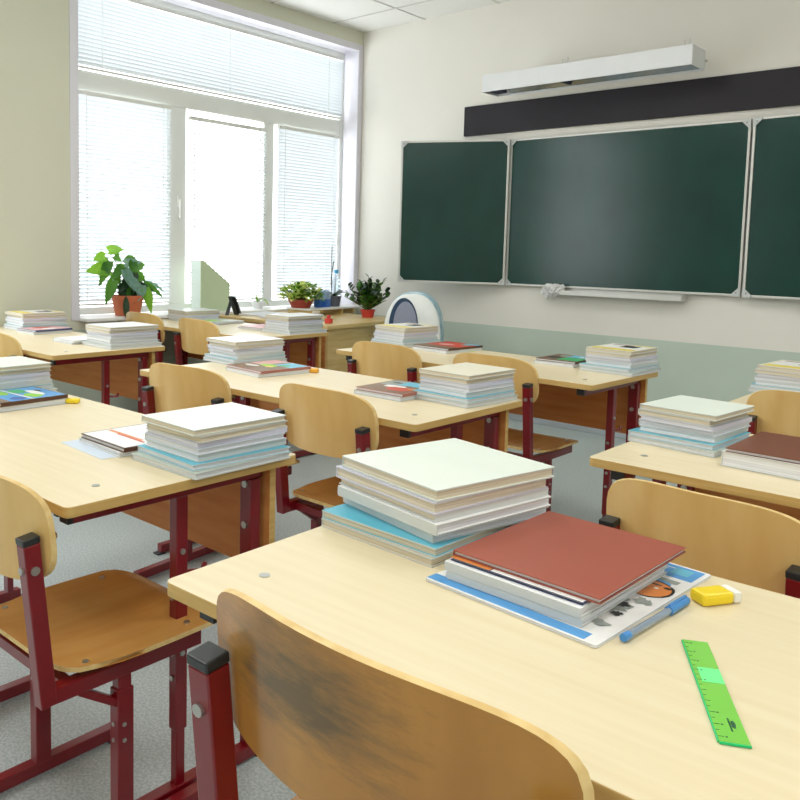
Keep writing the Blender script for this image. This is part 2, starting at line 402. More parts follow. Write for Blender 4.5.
# ------------------------------------------------------------------ school chair
def plate(bm, hw, top, bot, bow, thick, n=28, m=8, pw=4.0, lean=0, wing=.0):
    """curved plywood backrest: x across, z up, y depth"""
    zc = (top + bot) / 2; H = (top - bot) / 2
    F, Bk = [], []
    for i in range(n + 1):
        s = math.sin(PI * (i / n - .5)); s = max(-1, min(1, s))
        h = max(.16, (1 - abs(s) ** pw) ** (1 / pw)); x = s * hw
        f, b = [], []
        for j in range(m + 1):
            q = -1 + 2 * j / m
            z = zc + q * H * h * (1.0 if q > 0 else .96)
            y = -bow * (1 - s * s) - lean * (z - zc)
            # thickness along local normal
            nx = -2 * bow * s / hw * -1; ln = math.hypot(1, nx)
            f.append(bm.verts.new((x + nx / ln * thick / 2, y + thick / 2 / ln, z)))
            b.append(bm.verts.new((x - nx / ln * thick / 2, y - thick / 2 / ln, z)))
        F.append(f); Bk.append(b)
    for i in range(n):
        for j in range(m):
            bm.faces.new((F[i][j], F[i][j + 1], F[i + 1][j + 1], F[i + 1][j]))
            bm.faces.new((Bk[i][j], Bk[i + 1][j], Bk[i + 1][j + 1], Bk[i][j + 1]))
        for j, fl in ((0, 0), (m, 1)):
            q = (F[i][j], F[i + 1][j], Bk[i + 1][j], Bk[i][j]); bm.faces.new(q if fl else q[::-1]).material_index = 1
    for j in range(m):
        for i in (0, n): bm.faces.new((F[i][j], F[i][j + 1], Bk[i][j + 1], Bk[i][j])).material_index = 1
PT = .63   # post top
def make_chair():
    t = thing('school_chair', '', 'chair')
    bm = bmesh.new(); plate(bm, .179, PT + .086, PT - .098, .036, .009, pw=3.6, lean=.1)
    o = finish(bm, 'backrest', [PLY, PLYEDGE], t, smooth=True); o.location = (0, -.138, 0)
    # seat
    bm = bmesh.new(); n = 20; T, Bt = [], []
    for i in range(n + 1):
        s = math.sin(PI * (i / n - .5)); h = max(.2, (1 - abs(s) ** 6) ** (1 / 6)); a, b = [], []
        for j in range(n + 1):
            q = math.sin(PI * (j / n - .5)); x = s * .19 * (1 if q > -.6 else 1 - .06 * (-q - .6) / .4); y = .05 + q * .172 * h
            q2 = max(-1, min(1, (y - .05) / .172)); s2 = max(-1, min(1, x / .19))
            z = .3825 - .009 * math.cos(s2 * PI / 2) * math.cos(q2 * PI / 2) - (.014 * ((q2 - .6) / .4) ** 2 if q2 > .6 else 0) + (.006 * ((-q2 - .6) / .4) ** 2 if q2 < -.6 else 0)
            a.append(bm.verts.new((x, y, z))); b.append(bm.verts.new((x, y, z - .009)))
        T.append(a); Bt.append(b)
    for i in range(n):
        for j in range(n):
            bm.faces.new((T[i][j], T[i + 1][j], T[i + 1][j + 1], T[i][j + 1])); bm.faces.new((Bt[i][j], Bt[i][j + 1], Bt[i + 1][j + 1], Bt[i + 1][j]))
        for j in (0, n): bm.faces.new((T[i][j], T[i + 1][j], Bt[i + 1][j], Bt[i][j])).material_index = 1
    for j in range(n):
        for i in (0, n): bm.faces.new((T[i][j], T[i][j + 1], Bt[i][j + 1], Bt[i][j])).material_index = 1
    seat = finish(bm, 'seat', [SEATPLY, PLYEDGE], t, smooth=True)
    for x in (-.156, .156):
        for y in (-.07, .14): bolt((x, y, .376), (x, y, .3835), .006, seat, 'seat_screw')
    for s in (-1, 1):
        x = s * .156
        # leaning post and seat rail
        bm = bmesh.new(); bar(bm, (x, -.141, .334), (x, -.168, PT - .012), .027, .028)
        o = finish(bm, 'back_post', RED, t, bev=.002)
        bm = bmesh.new(); bar(bm, (x, -.168, PT - .0118), (x, -.1695, PT), .028, .029); finish(bm, 'post_cap', CAP, o, bev=.002)
        bm = bmesh.new(); y = -.164
        bm.free(); bolt((x + s * .0136, y, PT - .055), (x + s * .017, y, PT - .055), .0075, o); bolt((x, y - .0135, PT - .055), (x, y - .018, PT - .055), .0065, o)
        bm = bmesh.new(); box(bm, x - .013, -.153, .334, x + .013, .165, .362); finish(bm, 'seat_rail', RED, t, bev=.002)
        bm = bmesh.new(); box(bm, x - .0115, -.013, .30, x + .0115, .013, .334); box(bm, x - .014, -.016, .03, x + .014, .016, .31)
        bar(bm, (x, -.085, .336), (x, -.012, .285), .02, .014)
        o = finish(bm, 'leg', RED, t, bev=.002)
        for z in (.245, .215): bolt((x + s * .014, -.004, z), (x + s * .0165, -.004, z), .004, o); bolt((x, -.016, z), (x, -.0185, z), .004, o)
        bm = bmesh.new(); box(bm, x - .0135, -.215, .008, x + .0135, .185, .035); o = finish(bm, 'foot_rail', RED, t, bev=.002)
        for y in (-.2, .165):
            bm = bmesh.new(); box(bm, x - .0125, y - .015, 0, x + .0125, y + .015, .0078); finish(bm, 'foot_pad', CAP, o)
    for y, z in ((-.10, .348), (.15, .348)):
        bm = bmesh.new(); box(bm, -.15, y - .01, z - .01, .15, y + .01, z + .01); finish(bm, 'cross_bar', RED, t)
    return t
chair0 = make_chair()
CHAIRS = [
 (-.445, .680, 0, 'scuffed wooden school chair in the foreground, back worn grey and dirty'),
 (-1.350, .761, 0, 'wooden chair at the lower left, seat and burgundy frame fully visible'),
 (-1.965, .755, 0, 'chair tucked under the left-edge desk, only its seat corner showing'),
 (-1.479, 1.700, 0, 'wooden chair with broad back right behind the white stack on the left desk'),
 (-2.05, 1.665, 6, 'wooden chair beside the red hooked legs of the wall desk'),
 (-.425, 1.505, -4, 'wooden chair at the right desk, back rising behind the red-brown book'),
 (-1.567, 2.672, 0, 'wooden chair before the farthest middle desk, whole red right post showing'),
 (-2.06, 2.655, 0, 'wooden chair between the teacher desk panel and the stack before the backpack'),
 (-3.84, 2.72, 0, 'small distant chair just right of the terracotta pot'),
 (-3.35, 2.72, -3, 'small distant chair directly left of the two white stacks under the window'),
 (-3.295, 1.66, 0, 'pale chair at the far left edge by the beige wall'),
 (-.53, 2.66, 0, 'wooden chair at the right picture edge behind the brown book'),
]
for i, (x, y, a, lb) in enumerate(CHAIRS):
    c = chair0 if i == 0 else copy_tree(chair0)
    c.location = (x, y, 0); c.rotation_euler = (0, 0, R(a)); c['label'] = lb; c['group'] = 'school chairs'
    if i == 1: c.scale = (.95, 1, .975)
    if i == 5: c.scale = (.97, 1, .98)
# the front chair's backrest has worn varnish and shade painted into its base colour
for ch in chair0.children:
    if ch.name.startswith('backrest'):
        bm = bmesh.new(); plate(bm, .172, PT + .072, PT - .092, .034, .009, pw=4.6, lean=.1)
        tmp = finish(bm, 'worn_shaded_backrest', [WORN_SHADED, PLYEDGE], None, smooth=True); ch.data = tmp.data; bpy.data.objects.remove(tmp)
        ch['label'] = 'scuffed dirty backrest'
chair0.scale = (1.22, 1.05, 1.05)

# ------------------------------------------------------------------ books
COV = {
 'white': (240, 241, 240), 'pale green': (228, 236, 226), 'cream': (236, 232, 212), 'pale blue': (206, 218, 232), 'pale grey': (214, 218, 218),
 'cyan': (98, 184, 206), 'sky blue': (96, 178, 226), 'grey-green': (186, 198, 188), 'lilac': (206, 206, 220), 'red-brown': (160, 84, 66), 'brown': (122, 74, 56),
 'beige': (216, 208, 186), 'edge shade grey': (204, 208, 206), 'dark blue': (70, 80, 120), 'orange': (232, 140, 84), 'brick': (170, 110, 100), 'lime': (190, 214, 70), 'pink': (224, 170, 170), 'dark brown': (90, 60, 44)}
def cm(c): return sheet('cover_' + c.replace(' ', '_'), COV[c])
ARTC = {'k': (40, 40, 42), 'r': (204, 74, 52), 'o': (222, 138, 72), 'g': (70, 176, 110), 'l': (150, 210, 60), 'c': (110, 190, 216), 'b': (60, 96, 170), 'n': (130, 104, 82), 'y': (232, 214, 96), 'w': (240, 240, 238), 'p': (226, 178, 178), 's': (150, 158, 152), 'm': (90, 160, 220)}
def am(k): return mat('print_' + k, ARTC[k], .35, .4, scale=(30, 30, 30), noise=.05)
def blob(cx, cy, rx, ry, n=14, j=.25, seed=0):
    q = random.Random(seed + int(cx * 1000) + int(cy * 777)); return [(cx + rx * math.cos(2 * PI * i / n) * (1 - j * q.random()), cy + ry * math.sin(2 * PI * i / n) * (1 - j * q.random())) for i in range(n)]
def book(name, label, cat, x, y, z, w, d, th, rz=0, cover='white', pages='w', spine='L', art=None, soft=False, group=None, smooth_edge=False):
    """spine side: L (-x), R (+x), N (near, -y), F (far, +y)"""
    t = thing(name, label, cat, (x, y, z), R(rz), group)
    strong = cover in ('red-brown', 'brown', 'dark brown', 'dark blue', 'brick', 'lilac')
    ct = .0006 if soft else min(.0021, th * .16)
    hw, hd = w / 2, d / 2; ins = .0004 if soft else .003
    bm = bmesh.new()
    pts = rrect(-hw, -hd, hw, hd, .0015 if not soft else .004, 2)
    for za, zb in ((0, ct), (th - ct, th)): prism(bm, pts, za, zb, 0, 0 if strong else 1)
    sp = {'L': (-hw, -hd, -hw + .002, hd), 'R': (hw - .002, -hd, hw, hd), 'N': (-hw, -hd, hw, -hd + .002), 'F': (-hw, hd - .002, hw, hd)}[spine]
    box(bm, sp[0], sp[1] + (.0015 if spine in 'LR' else 0), ct, sp[2], sp[3] - (.0015 if spine in 'LR' else 0), th - ct, 0 if strong else 1)
    finish(bm, 'cover', [cm(cover), cm('edge shade grey')], t)  # grey edges on the paler covers paint in the shade between books
    a, b, c, e = -hw + ins, -hd + ins, hw - ins, hd - ins
    if spine == 'L': a = -hw + .0022
    if spine == 'R': c = hw - .0022
    if spine == 'N': b = -hd + .0022
    if spine == 'F': e = hd - .0022
    bm = bmesh.new(); box(bm, a, b, ct + .0001, c, e, th - ct - .0001); finish(bm, 'page_block', PAGES if pages == 't' else PAGEW, t)
    if art:
        bm = bmesh.new(); ms = []; keys = []
        for li, (k, poly) in enumerate(art):
            if k not in keys: keys.append(k); ms.append(am(k))
            zz = th + .00005 + .00006 * (li + 1)
            vs = [bm.verts.new((-hw + u * w, -hd + v * d, zz)) for u, v in poly]
            bm.faces.new(vs).material_index = keys.index(k)
        o = finish(bm, 'cover_print', ms, t, recalc=False)
        o['label'] = 'coloured cover picture'
    return t
def rc(u0, v0, u1, v1): return [(u0, v0), (u1, v0), (u1, v1), (u0, v1)]
ART = {
 'A': [('n', rc(.02, .02, .98, .98)), ('s', rc(.05, .5, .55, .95)), ('c', rc(.35, .62, .97, .95)), ('w', blob(.45, .45, .25, .12)), ('r', blob(.66, .3, .28, .18, seed=3)), ('o', blob(.85, .42, .12, .1)), ('k', blob(.25, .75, .12, .05))],
 'B': [('n', rc(.02, .02, .98, .98)), ('p', rc(.02, .45, .4, .98)), ('c', rc(.5, .6, .97, .97)), ('l', blob(.5, .5, .22, .13)), ('g', blob(.72, .68, .12, .1)), ('w', blob(.3, .3, .2, .08)), ('y', blob(.62, .42, .12, .06))],
 'C': [('n', rc(.02, .02, .98, .98)), ('g', rc(.45, .1, .98, .55)), ('c', rc(.4, .6, .98, .97)), ('k', blob(.25, .4, .2, .2)), ('s', blob(.35, .75, .2, .12)), ('g', blob(.6, .35, .2, .2)), ('w', blob(.75, .78, .12, .06))],
 'D': [('r', rc(.02, .3, .98, .98)), ('n', rc(.02, .02, .98, .3)), ('p', blob(.4, .55, .25, .12)), ('s', blob(.75, .75, .15, .12)), ('c', rc(.6, .82, .98, .97))],
 'E': [('w', rc(.02, .02, .98, .98)), ('o', rc(.05, .28, .8, .33)), ('s', rc(.1, .7, .6, .74)), ('r', rc(.3, .26, .9, .29)), ('p', blob(.7, .75, .2, .12))],
 'F': [('m', rc(.02, .02, .98, .98)), ('l', blob(.25, .35, .22, .12)), ('l', blob(.7, .62, .2, .13)), ('w', blob(.5, .75, .3, .08)), ('g', blob(.25, .6, .2, .14)), ('b', blob(.8, .35, .15, .12)), ('w', rc(.02, .46, .98, .5)), ('n', rc(.02, .02, .98, .16)), ('k', blob(.4, .85, .1, .04))],
 'T': [('y', rc(.05, .05, .95, .3)), ('w', rc(.08, .3, .92, .92)), ('k', rc(.42, .5, .75, .8)), ('n', rc(.1, .82, .6, .9)), ('y', rc(.55, .84, .95, .94))],
 'G': [('l', rc(.1, .1, .6, .5)), ('w', rc(.5, .5, .95, .95))],
 'P': [('p', rc(.02, .02, .98, .98)), ('r', blob(.3, .5, .2, .3)), ('w', blob(.7, .5, .2, .2))],
 'W': [('s', rc(.1, .8, .5, .84)), ('r', rc(.55, .6, .95, .66))],
 'K': [('m', rc(.03, .5, .97, .97))],
}
def ordn(i, n):
    if i == 0: return 'bottom book'
    if i == n - 1: return 'top book'
    return ['', 'second', 'third', 'fourth', 'fifth', 'sixth', 'seventh', 'eighth'][i] + ' book up'
# layers bottom -> top : (cover, thickness, dw, dd, pages, spine)
STD = [('grey-green', .012, .030, .018, 'w', 'L'), ('cyan', .012, .022, .012, 'w', 'L'), ('white', .013, 0, 0, 'w', 'R'), ('pale blue', .012, .004, -.006, 'w', 'L'),
       ('lilac', .010, -.002, .002, 'w', 'R'), ('beige', .013, -.004, 0, 't', 'L'), ('pale green', .012, .004, .004, 't', 'L')]
def stack(where, grp, x, y, layers, rz=0, w=.195, d=.235, top_art=None, seed=1, low_shift=(0, 0), top_shift=(0, 0), nlow=2, topcol=None, rzlow=None, base=DH):
    q = random.Random(seed); z = base + .0004; n = len(layers)
    for i, (c, th, dw, dd, pg, sp) in enumerate(layers):
        last = i == n - 1
        if last and topcol: c = topcol
        sx, sy = low_shift if i < nlow else top_shift
        r = (rz if rzlow is None or i >= nlow else rzlow) + q.uniform(-2.2, 2.2)
        jx, jy = q.uniform(-.004, .004), q.uniform(-.005, .005)
        lb = '%s textbook, %s in the stack %s' % (c, ordn(i, n), where)
        book('textbook', lb, 'book', x + sx + jx, y + sy + jy, z, w + dw, d + dd, th, r, c, pg, sp, art=ART[top_art] if last and top_art else None, group=grp)
        z += th + .0004
    return z
# nearest desk, left stack
NEAR = [('beige', .0125, .0, .012, 't', 'L'), ('cyan', .0135, .0, .012, 't', 'L'), ('pale blue', .015, -.004, -.004, 'w', 'N'), ('white', .015, .002, .004, 'w', 'N'),
        ('pale grey', .011, .0, 0, 't', 'R'), ('lilac', .017, .006, .0, 't', 'L'), ('pale green', .0165, .0, .004, 't', 'L')]
stack('on the nearest desk', 'textbooks stacked on the nearest desk', -.712, 1.018, NEAR, rz=-11, w=.220, d=.236, seed=5, low_shift=(-.014, -.022), rzlow=-4)
stack('at the near left desk corner', 'textbooks stacked on the near left desk', -1.279, 1.03, STD, rz=-2, w=.178, d=.222, seed=2, low_shift=(.0, -.01))
stack('beside the yellow eraser, left edge', 'textbooks stacked at the left edge', -2.265, 1.03, STD, rz=2, w=.19, d=.23, seed=12)
stack('right end of the middle desk', 'textbooks stacked on the middle desk end', -1.329, 2.0, STD, rz=-3, w=.178, d=.225, seed=3, topcol='cream', low_shift=(.003, -.01))
stack('nearest the orange eraser', 'textbooks stacked beside the orange eraser', -2.337, 2.02, STD, rz=-5, w=.18, d=.225, seed=4, topcol='white')
stack('on the far middle desk end', 'textbooks stacked on the far middle desk', -1.275, 2.955, STD[:6] + [('cream', .012, .0, .002, 't', 'L')], rz=-4, w=.18, d=.22, top_art='T', seed=6, low_shift=(0, -.01))
stack('in front of the backpack', 'textbooks stacked before the backpack', -2.325, 2.985, STD[:6] + [('cream', .012, .0, .002, 't', 'L')], rz=-6, w=.195, d=.225, top_art='T', seed=7)
stack('on the right desk', 'textbooks stacked on the right desk', -.650, 1.93, STD, rz=-5, w=.172, d=.20, seed=8, low_shift=(-.003, -.01), topcol='pale green')
stack('at the far right picture edge', 'textbooks stacked on the far right desk', -.665, 2.93, STD[:6] + [('cream', .013, .0, .002, 't', 'L')], rz=-4, w=.2, d=.225, top_art='T', seed=9)
stack('below the terracotta pot', 'textbooks stacked below the terracotta pot', -3.05, 1.935, [('grey-green', .014, .04, .02, 'w', 'L'), ('pale grey', .012, .004, 0, 'w', 'L')] + STD[2:], rz=-2, w=.2, d=.23, seed=10, nlow=1, topcol='white')
stack('against the beige wall', 'textbooks stacked against the beige wall', -3.90, 1.98, STD[:6] + [('cream', .012, .0, .002, 't', 'L')], rz=-2, w=.2, d=.225, top_art='T', seed=11, nlow=1)
stack('left of the small red container', 'textbooks stacked right under the window', -3.035, 2.95, [('grey-green', .016, .04, .02, 'w', 'L'), ('pale grey', .012, .004, 0, 'w', 'L')] + STD[2:], rz=-2, w=.185, d=.24, seed=13, nlow=1, topcol='white')
stack('left of the green file holder', 'textbooks stacked left of the file holder', -3.88, 2.945, STD[2:7], rz=-4, w=.2, d=.23, seed=14, nlow=0, topcol='pale grey')

# side books ----------------------------------------------------------------
z0 = DH + .0004
# nearest desk: magazine, two white books, orange booklet, red-brown album
MAG = [('w', rc(.01, .01, .99, .99)), ('m', rc(.0, .012, .93, .075)), ('m', rc(.46, .835, .975, .985)), ('w', rc(.55, .945, .85, .952)), ('w', rc(.55, .925, .80, .931)), ('c', rc(.83, .88, .93, .96)),
       ('s', rc(.45, .755, .94, .80)), ('m', blob(.80, .735, .13, .035, 18, .1, 8)), ('k', blob(.865, .645, .125, .105, 20, .10, 5)), ('o', blob(.862, .642, .112, .094, 20, .08, 6)), ('n', blob(.82, .62, .035, .045)), ('k', blob(.85, .70, .05, .008, 10, .1)), ('k', blob(.93, .69, .025, .012, 10, .1)), ('w', blob(.945, .735, .028, .024)), ('w', blob(.885, .66, .014, .01)),
       ('s', blob(.80, .36, .15, .13, 26, .6, 9)), ('k', blob(.86, .40, .08, .05, 18, .65, 2)), ('s', blob(.92, .49, .06, .045, 16, .6, 3)), ('w', blob(.80, .34, .05, .05, 14, .5)), ('s', blob(.72, .22, .14, .08, 22, .6, 4)), ('k', blob(.76, .26, .06, .03, 14, .6)), ('k', blob(.9, .30, .04, .03, 14, .6, 1)), ('w', blob(.70, .2, .05, .03, 12, .4)), ('s', blob(.90, .18, .06, .03, 14, .6, 7))]
g = 'books piled at the right on the nearest desk'
book('magazine', 'thin illustrated magazine with blue bands under the red-brown book', 'magazine', -.472, .970, z0, .242, .300, .0035, -4, 'white', 'w', 'L', art=MAG, soft=True, group=g)
zz = z0 + .0045
for lb, c, w, d, th, r, sp, dx, dy in [('pale grey booklet lying directly on the blue-banded magazine', 'pale grey', .19, .232, .0095, -2, 'N', -.002, -.012),
        ('white glossy textbook under the orange-edged booklet', 'white', .192, .232, .0115, -2.5, 'N', -.004, -.012),
        ('orange and navy booklet peeking out under the red-brown book', 'dark blue', .186, .228, .0035, -2, 'R', -.004, -.006),
        ('red-brown hardcover book lying closed on top, beside the tall stack', 'red-brown', .206, .241, .0065, -2, 'L', .004, .008)]:
    b = book('textbook' if 'booklet' not in lb else 'booklet', lb, 'book', -.481 + dx, .970 + dy, zz, w, d, th, r, c, 'w', sp, group=g,
             art=[('o', rc(0, 0, .32, .1)), ('w', rc(.33, 0, 1, .1))] if c == 'dark blue' else None)
    zz += th + .0006
def side(where, x, y, rz, art, cols=('pale blue', 'brick'), w=.188, d=.225, th=(.012, .009), seed=0, name='illustrated'):
    z = z0
    book('textbook', '%s textbook lying under the %s book %s' % (cols[0], name, where), 'book', x, y - .004, z, w, d, th[0], rz - 1, cols[0], 'w', 'L', group='loose books beside the stacks')
    book('textbook', '%s book %s' % (name, where), 'book', x + .002, y, z + th[0] + .0004, w - .002, d, th[1], rz + 1, cols[1], 'w', 'R', art=ART[art] if art else None, group='loose books beside the stacks')
side('left of the near left stack', -1.487, 1.0, -3, 'E', ('white', 'dark brown'), w=.178, d=.21, th=(.009, .009), name='white and orange')
side('beside the orange eraser', -2.085, 1.905, -7, 'B', ('white', 'brick'), w=.205, d=.215, name='green-and-pink picture')
side('left of the middle desk end stack', -1.505, 1.905, 0, 'A', ('pale blue', 'brick'), w=.178, d=.2, name='red-and-blue picture')
side('left of the far middle stack', -1.51, 2.975, 0, 'C', ('white', 'dark brown'), w=.17, d=.2, name='green picture')
side('right of the backpack stack', -2.07, 2.96, -6, 'D', ('white', 'dark brown'), w=.2, d=.235, name='red picture')
side('on the right desk', -.428, 1.86, -2, None, ('white', 'brown'), w=.195, d=.235, th=(.03, .0075), name='dark brown')
side('next to the yellow eraser', -2.075, 1.0, 2, 'F', ('pale blue', 'dark brown'), w=.175, d=.19, th=(.014, .010), name='bright green-and-blue picture')
side('beside the stack against the beige wall', -3.715, 1.93, 4, 'P', ('cream', 'dark blue'), w=.16, d=.2, name='pink picture')
side('left of the stack below the terracotta pot', -3.268, 1.88, 0, 'W', ('white', 'white'), w=.17, d=.2, th=(.008, .008), name='plain white')
side('left of the stack by the red container', -3.265, 2.94, 2, 'W', ('white', 'pink'), w=.18, d=.2, th=(.008, .006), name='pink')
side('at the foot of the file holder', -3.665, 2.965, 6, 'G', ('lilac', 'grey-green'), w=.2, d=.2, th=(.005, .008), name='green')
# loose blue sheets
def sheet_paper(name, label, x, y, w, d, rz, c, z=DH, th=.0012, art=None):
    bm = bmesh.new(); prism(bm, rrect(-w / 2, -d / 2, w / 2, d / 2, .003, 2), 0, th)
    o = finish(bm, name, cm(c)); o.location = (x, y, z + .0003); o.rotation_euler = (0, 0, R(rz)); tag(o, label, 'paper'); return o
# ------------------------------------------------------------------ small things
def eraser(label, x, y, rz, two=True, col=(240, 212, 40), s=1.0):
    t = thing('eraser', label, 'eraser', (x, y, DH + .0004), R(rz), 'erasers on the desks')
    bm = bmesh.new(); box(bm, -.021 * s, -.011 * s, 0, .014 * s, .011 * s, .012 * s); finish(bm, 'sleeve', mat('eraser_%d' % col[1], col, .4, .4, scale=(30, 30, 30), noise=.05), t, bev=.0045)
    if two:
        bm = bmesh.new(); box(bm, .0142 * s, -.0105 * s, .0005, .023 * s, .0105 * s, .0115 * s); finish(bm, 'rubber_end', mat('eraser_white', (236, 236, 230), .6, .3, scale=(30, 30, 30), noise=.03), t, bev=.003)
eraser('yellow eraser with white end beside the pen on the nearest desk', -.312, 1.034, 58, s=1.28)
eraser('yellow eraser lying alone on the desk at the left picture edge', -1.985, 1.112, 40, two=False, s=1.05)
eraser('orange eraser on the middle desk by the desk back edge', -1.968, 2.012, 35, two=False, col=(240, 176, 60), s=1.15)
# pen
pv = Vector((-.338, 1.010, 0)) - Vector((-.353, .842, 0))
pen = thing('ballpoint_pen', 'blue capped ballpoint pen lying on the nearest desk beside the magazine', 'pen', (-.340, .924, DH + .0062), math.atan2(pv.y, pv.x))
L = .078
bm = bmesh.new(); cyl(bm, (-L + .012, 0, 0), (L - .05, 0, 0), .0042, n=6); finish(bm, 'barrel', clear_mat('pen_clear', (196, 216, 232), .55), pen)
bm = bmesh.new(); cyl(bm, (-L + .014, 0, 0), (L - .052, 0, 0), .0016, n=8); finish(bm, 'ink_tube', sheet('ink_blue', (40, 70, 160)), pen)
bm = bmesh.new(); cyl(bm, (-L, 0, 0), (-L + .012, 0, 0), .0046, n=12); finish(bm, 'end_plug', sheet('pen_blue', (70, 140, 206)), pen, smooth=True)
bm = bmesh.new(); cyl(bm, (L - .05, 0, 0), (L - .004, 0, 0), .0056, .005, n=14); cyl(bm, (L - .004, 0, 0), (L, 0, 0), .005, .003, n=14); box(bm, L - .048, -.0015, .005, L - .006, .0015, .0072); finish(bm, 'cap', sheet('pen_blue', (70, 140, 206)), pen, smooth=True)
# ruler
rv = Vector((-.1965, .733, 0)); ra = Vector((-.2905, .905, 0)); rd = (rv - ra); Lr = rd.length
rul = thing('ruler', 'green translucent plastic ruler at the right front of the nearest desk', 'ruler', ((rv + ra) / 2)[:2] + (DH + .0004,), math.atan2(rd.y, rd.x))
RG = clear_mat('ruler_green', (150, 236, 96), .35, .15)
bm = bmesh.new(); prism(bm, [(-Lr / 2, -.013), (Lr / 2, -.013), (Lr / 2, .013), (-Lr / 2, .013)], 0, .0022); finish(bm, 'ruler_body', RG, rul, bev=.0008)
bm = bmesh.new()
# camera-left edge of the ruler carries the scale (local -y side)
for k in range(0, 19):
    u = -Lr / 2 + .008 + k * (Lr - .016) / 18; ln = .005 if k % 2 == 0 else .003
    box(bm, u - .0003, -.0125, .0023, u + .0003, -.0125 + ln, .0025)
    if k % 2 == 0 and k not in (10, 12): box(bm, u - .001, -.0062, .0023, u + .001, -.0045, .0025)
box(bm, Lr / 2 - .040, .0008, .0023, Lr / 2 - .018, .0022, .0025); prism(bm, blob(Lr / 2 - .030, .0045, .007, .0022, 12, .2), .0023, .0025)
finish(bm, 'printed_scale', sheet('ruler_ink', (40, 92, 60)), rul)
bm = bmesh.new(); box(bm, -.036, -.0085, .0023, -.006, .0125, .00245); finish(bm, 'pale_label_field', sheet('ruler_mint', (120, 245, 150)), rul)
bm = bmesh.new(); box(bm, -Lr / 2 + .001, -.0142, .0001, Lr / 2 - .001, -.0131, .002); box(bm, Lr / 2 + .0001, -.013, .0001, Lr / 2 + .0014, .013, .002); finish(bm, 'bright_edge', sheet('ruler_edge', (30, 200, 120)), rul)

sheet_paper('paper_sheet', 'pale blue printed sheet under the brown-spined book on the left desk', -1.50, .975, .185, .235, -4, 'pale blue', th=.0003)
sheet_paper('paper_note', 'lime yellow note sticking out below the red picture book, far desk', -1.985, 3.0, .05, .05, 8, 'lime')

# ------------------------------------------------------------------ teacher desk and things near the window
td = thing('teacher_desk', 'light wooden teacher desk with full side panel near the window corner', 'desk', (-3.60, 3.65, 0), R(4))
bm = bmesh.new(); prism(bm, rrect(-.47, -.41, .47, .41, .006, 3), .638, .66); finish(bm, 'desk_top', [TDESK], td, bev=.002)
for x in (-.44, .432):
    bm = bmesh.new(); box(bm, x - .009, -.37, 0, x + .009, .38, .638); finish(bm, 'side_panel', TDESK, td)
bm = bmesh.new(); box(bm, -.43, -.33, .25, .42, -.314, .638); finish(bm, 'front_panel', PANEL, td)
bm = bmesh.new(); cyl(bm, (.4412, .02, .575), (.4432, .02, .575), .006, n=10); finish(bm, 'screw_cap', PANEL, td)
TZT = .6604
def leaf(bm, base, d, L, W, heart=False, droop=.25, up=(0, 0, 1), mi=0, n=7, fold=.18):
    """leaf blade starting at base, along d; curved down along its length"""
    d = Vector(d).normalized(); upv = Vector(up); sd = d.cross(upv)
    if sd.length < 1e-3: sd = Vector((0, 1, 0))
    sd.normalize(); nrm = sd.cross(d).normalized()
    rows = []
    for i in range(n + 1):
        t = i / n
        if heart: w = W * (math.sin(PI * min(1, (t * .86 + .14))) ** .75) * (1.25 - .75 * t) if t < 1 else 0
        else: w = W * math.sin(PI * (t * .93 + .04)) ** .8
        if t == 1: w = W * .02
        c = Vector(base) + d * (L * t) - Vector((0, 0, 1)) * droop * L * t * t
        back = -d * (.10 * L * max(0, 1 - 4 * t) if heart else 0)
        rows.append([bm.verts.new(c + sd * w / 2 + nrm * fold * w + back), bm.verts.new(c), bm.verts.new(c - sd * w / 2 + nrm * fold * w + back)])
    for a, b in zip(rows, rows[1:]):
        bm.faces.new((a[0], a[1], b[1], b[0])).material_index = mi; bm.faces.new((a[1], a[2], b[2], b[1])).material_index = mi
def leafm(name, c, c2, tr=.3):
    m = mat(name, c, .35, .5, scale=(40, 40, 40), col2=c2)
    if 'tl' not in m:
        nt = m.node_tree; p = nt.nodes['Principled BSDF']; t = nt.nodes.new('ShaderNodeBsdfTranslucent'); t.inputs['Color'].default_value = srgb(min(255, c[0] + 50), min(255, c[1] + 50), c[2])
        mx = nt.nodes.new('ShaderNodeMixShader'); mx.inputs[0].default_value = tr
        nt.links.new(p.outputs[0], mx.inputs[1]); nt.links.new(t.outputs[0], mx.inputs[2]); nt.links.new(mx.outputs[0], nt.nodes['Material Output'].inputs[0]); m['tl'] = 1
    return m
LG = leafm('leaf_light_green', (112, 168, 56), (84, 140, 40), .3); MG = leafm('leaf_mid_green', (60, 116, 40), (40, 90, 34)); DG = leafm('leaf_dark_green', (36, 66, 44), (22, 44, 30), .1)
BG = leafm('leaf_bluish', (120, 158, 150), (90, 128, 116), .2); VG = leafm('leaf_variegated', (220, 232, 150), (136, 180, 70), .45)
STEM = mat('plant_stem', (92, 120, 60), .6, .3, scale=(20, 20, 20), noise=.1)
def pot(parent, r0, r1, h, m, rim=.008, rimh=.016):
    bm = bmesh.new(); lathe(bm, [(0, 0), (r0, 0), (r1 - rim * .5, h - rimh), (r1, h - rimh), (r1 + .001, h), (r1 - .008, h), (r1 - .012, h - .02), (0, h - .02)], 28); finish(bm, 'pot', m, parent, smooth=True)
    bm = bmesh.new(); lathe(bm, [(0, h - .0195), (r1 - .0125, h - .0195), (r1 - .013, h - .014), (0, h - .010)], 20); finish(bm, 'soil', SOIL, parent, smooth=True)
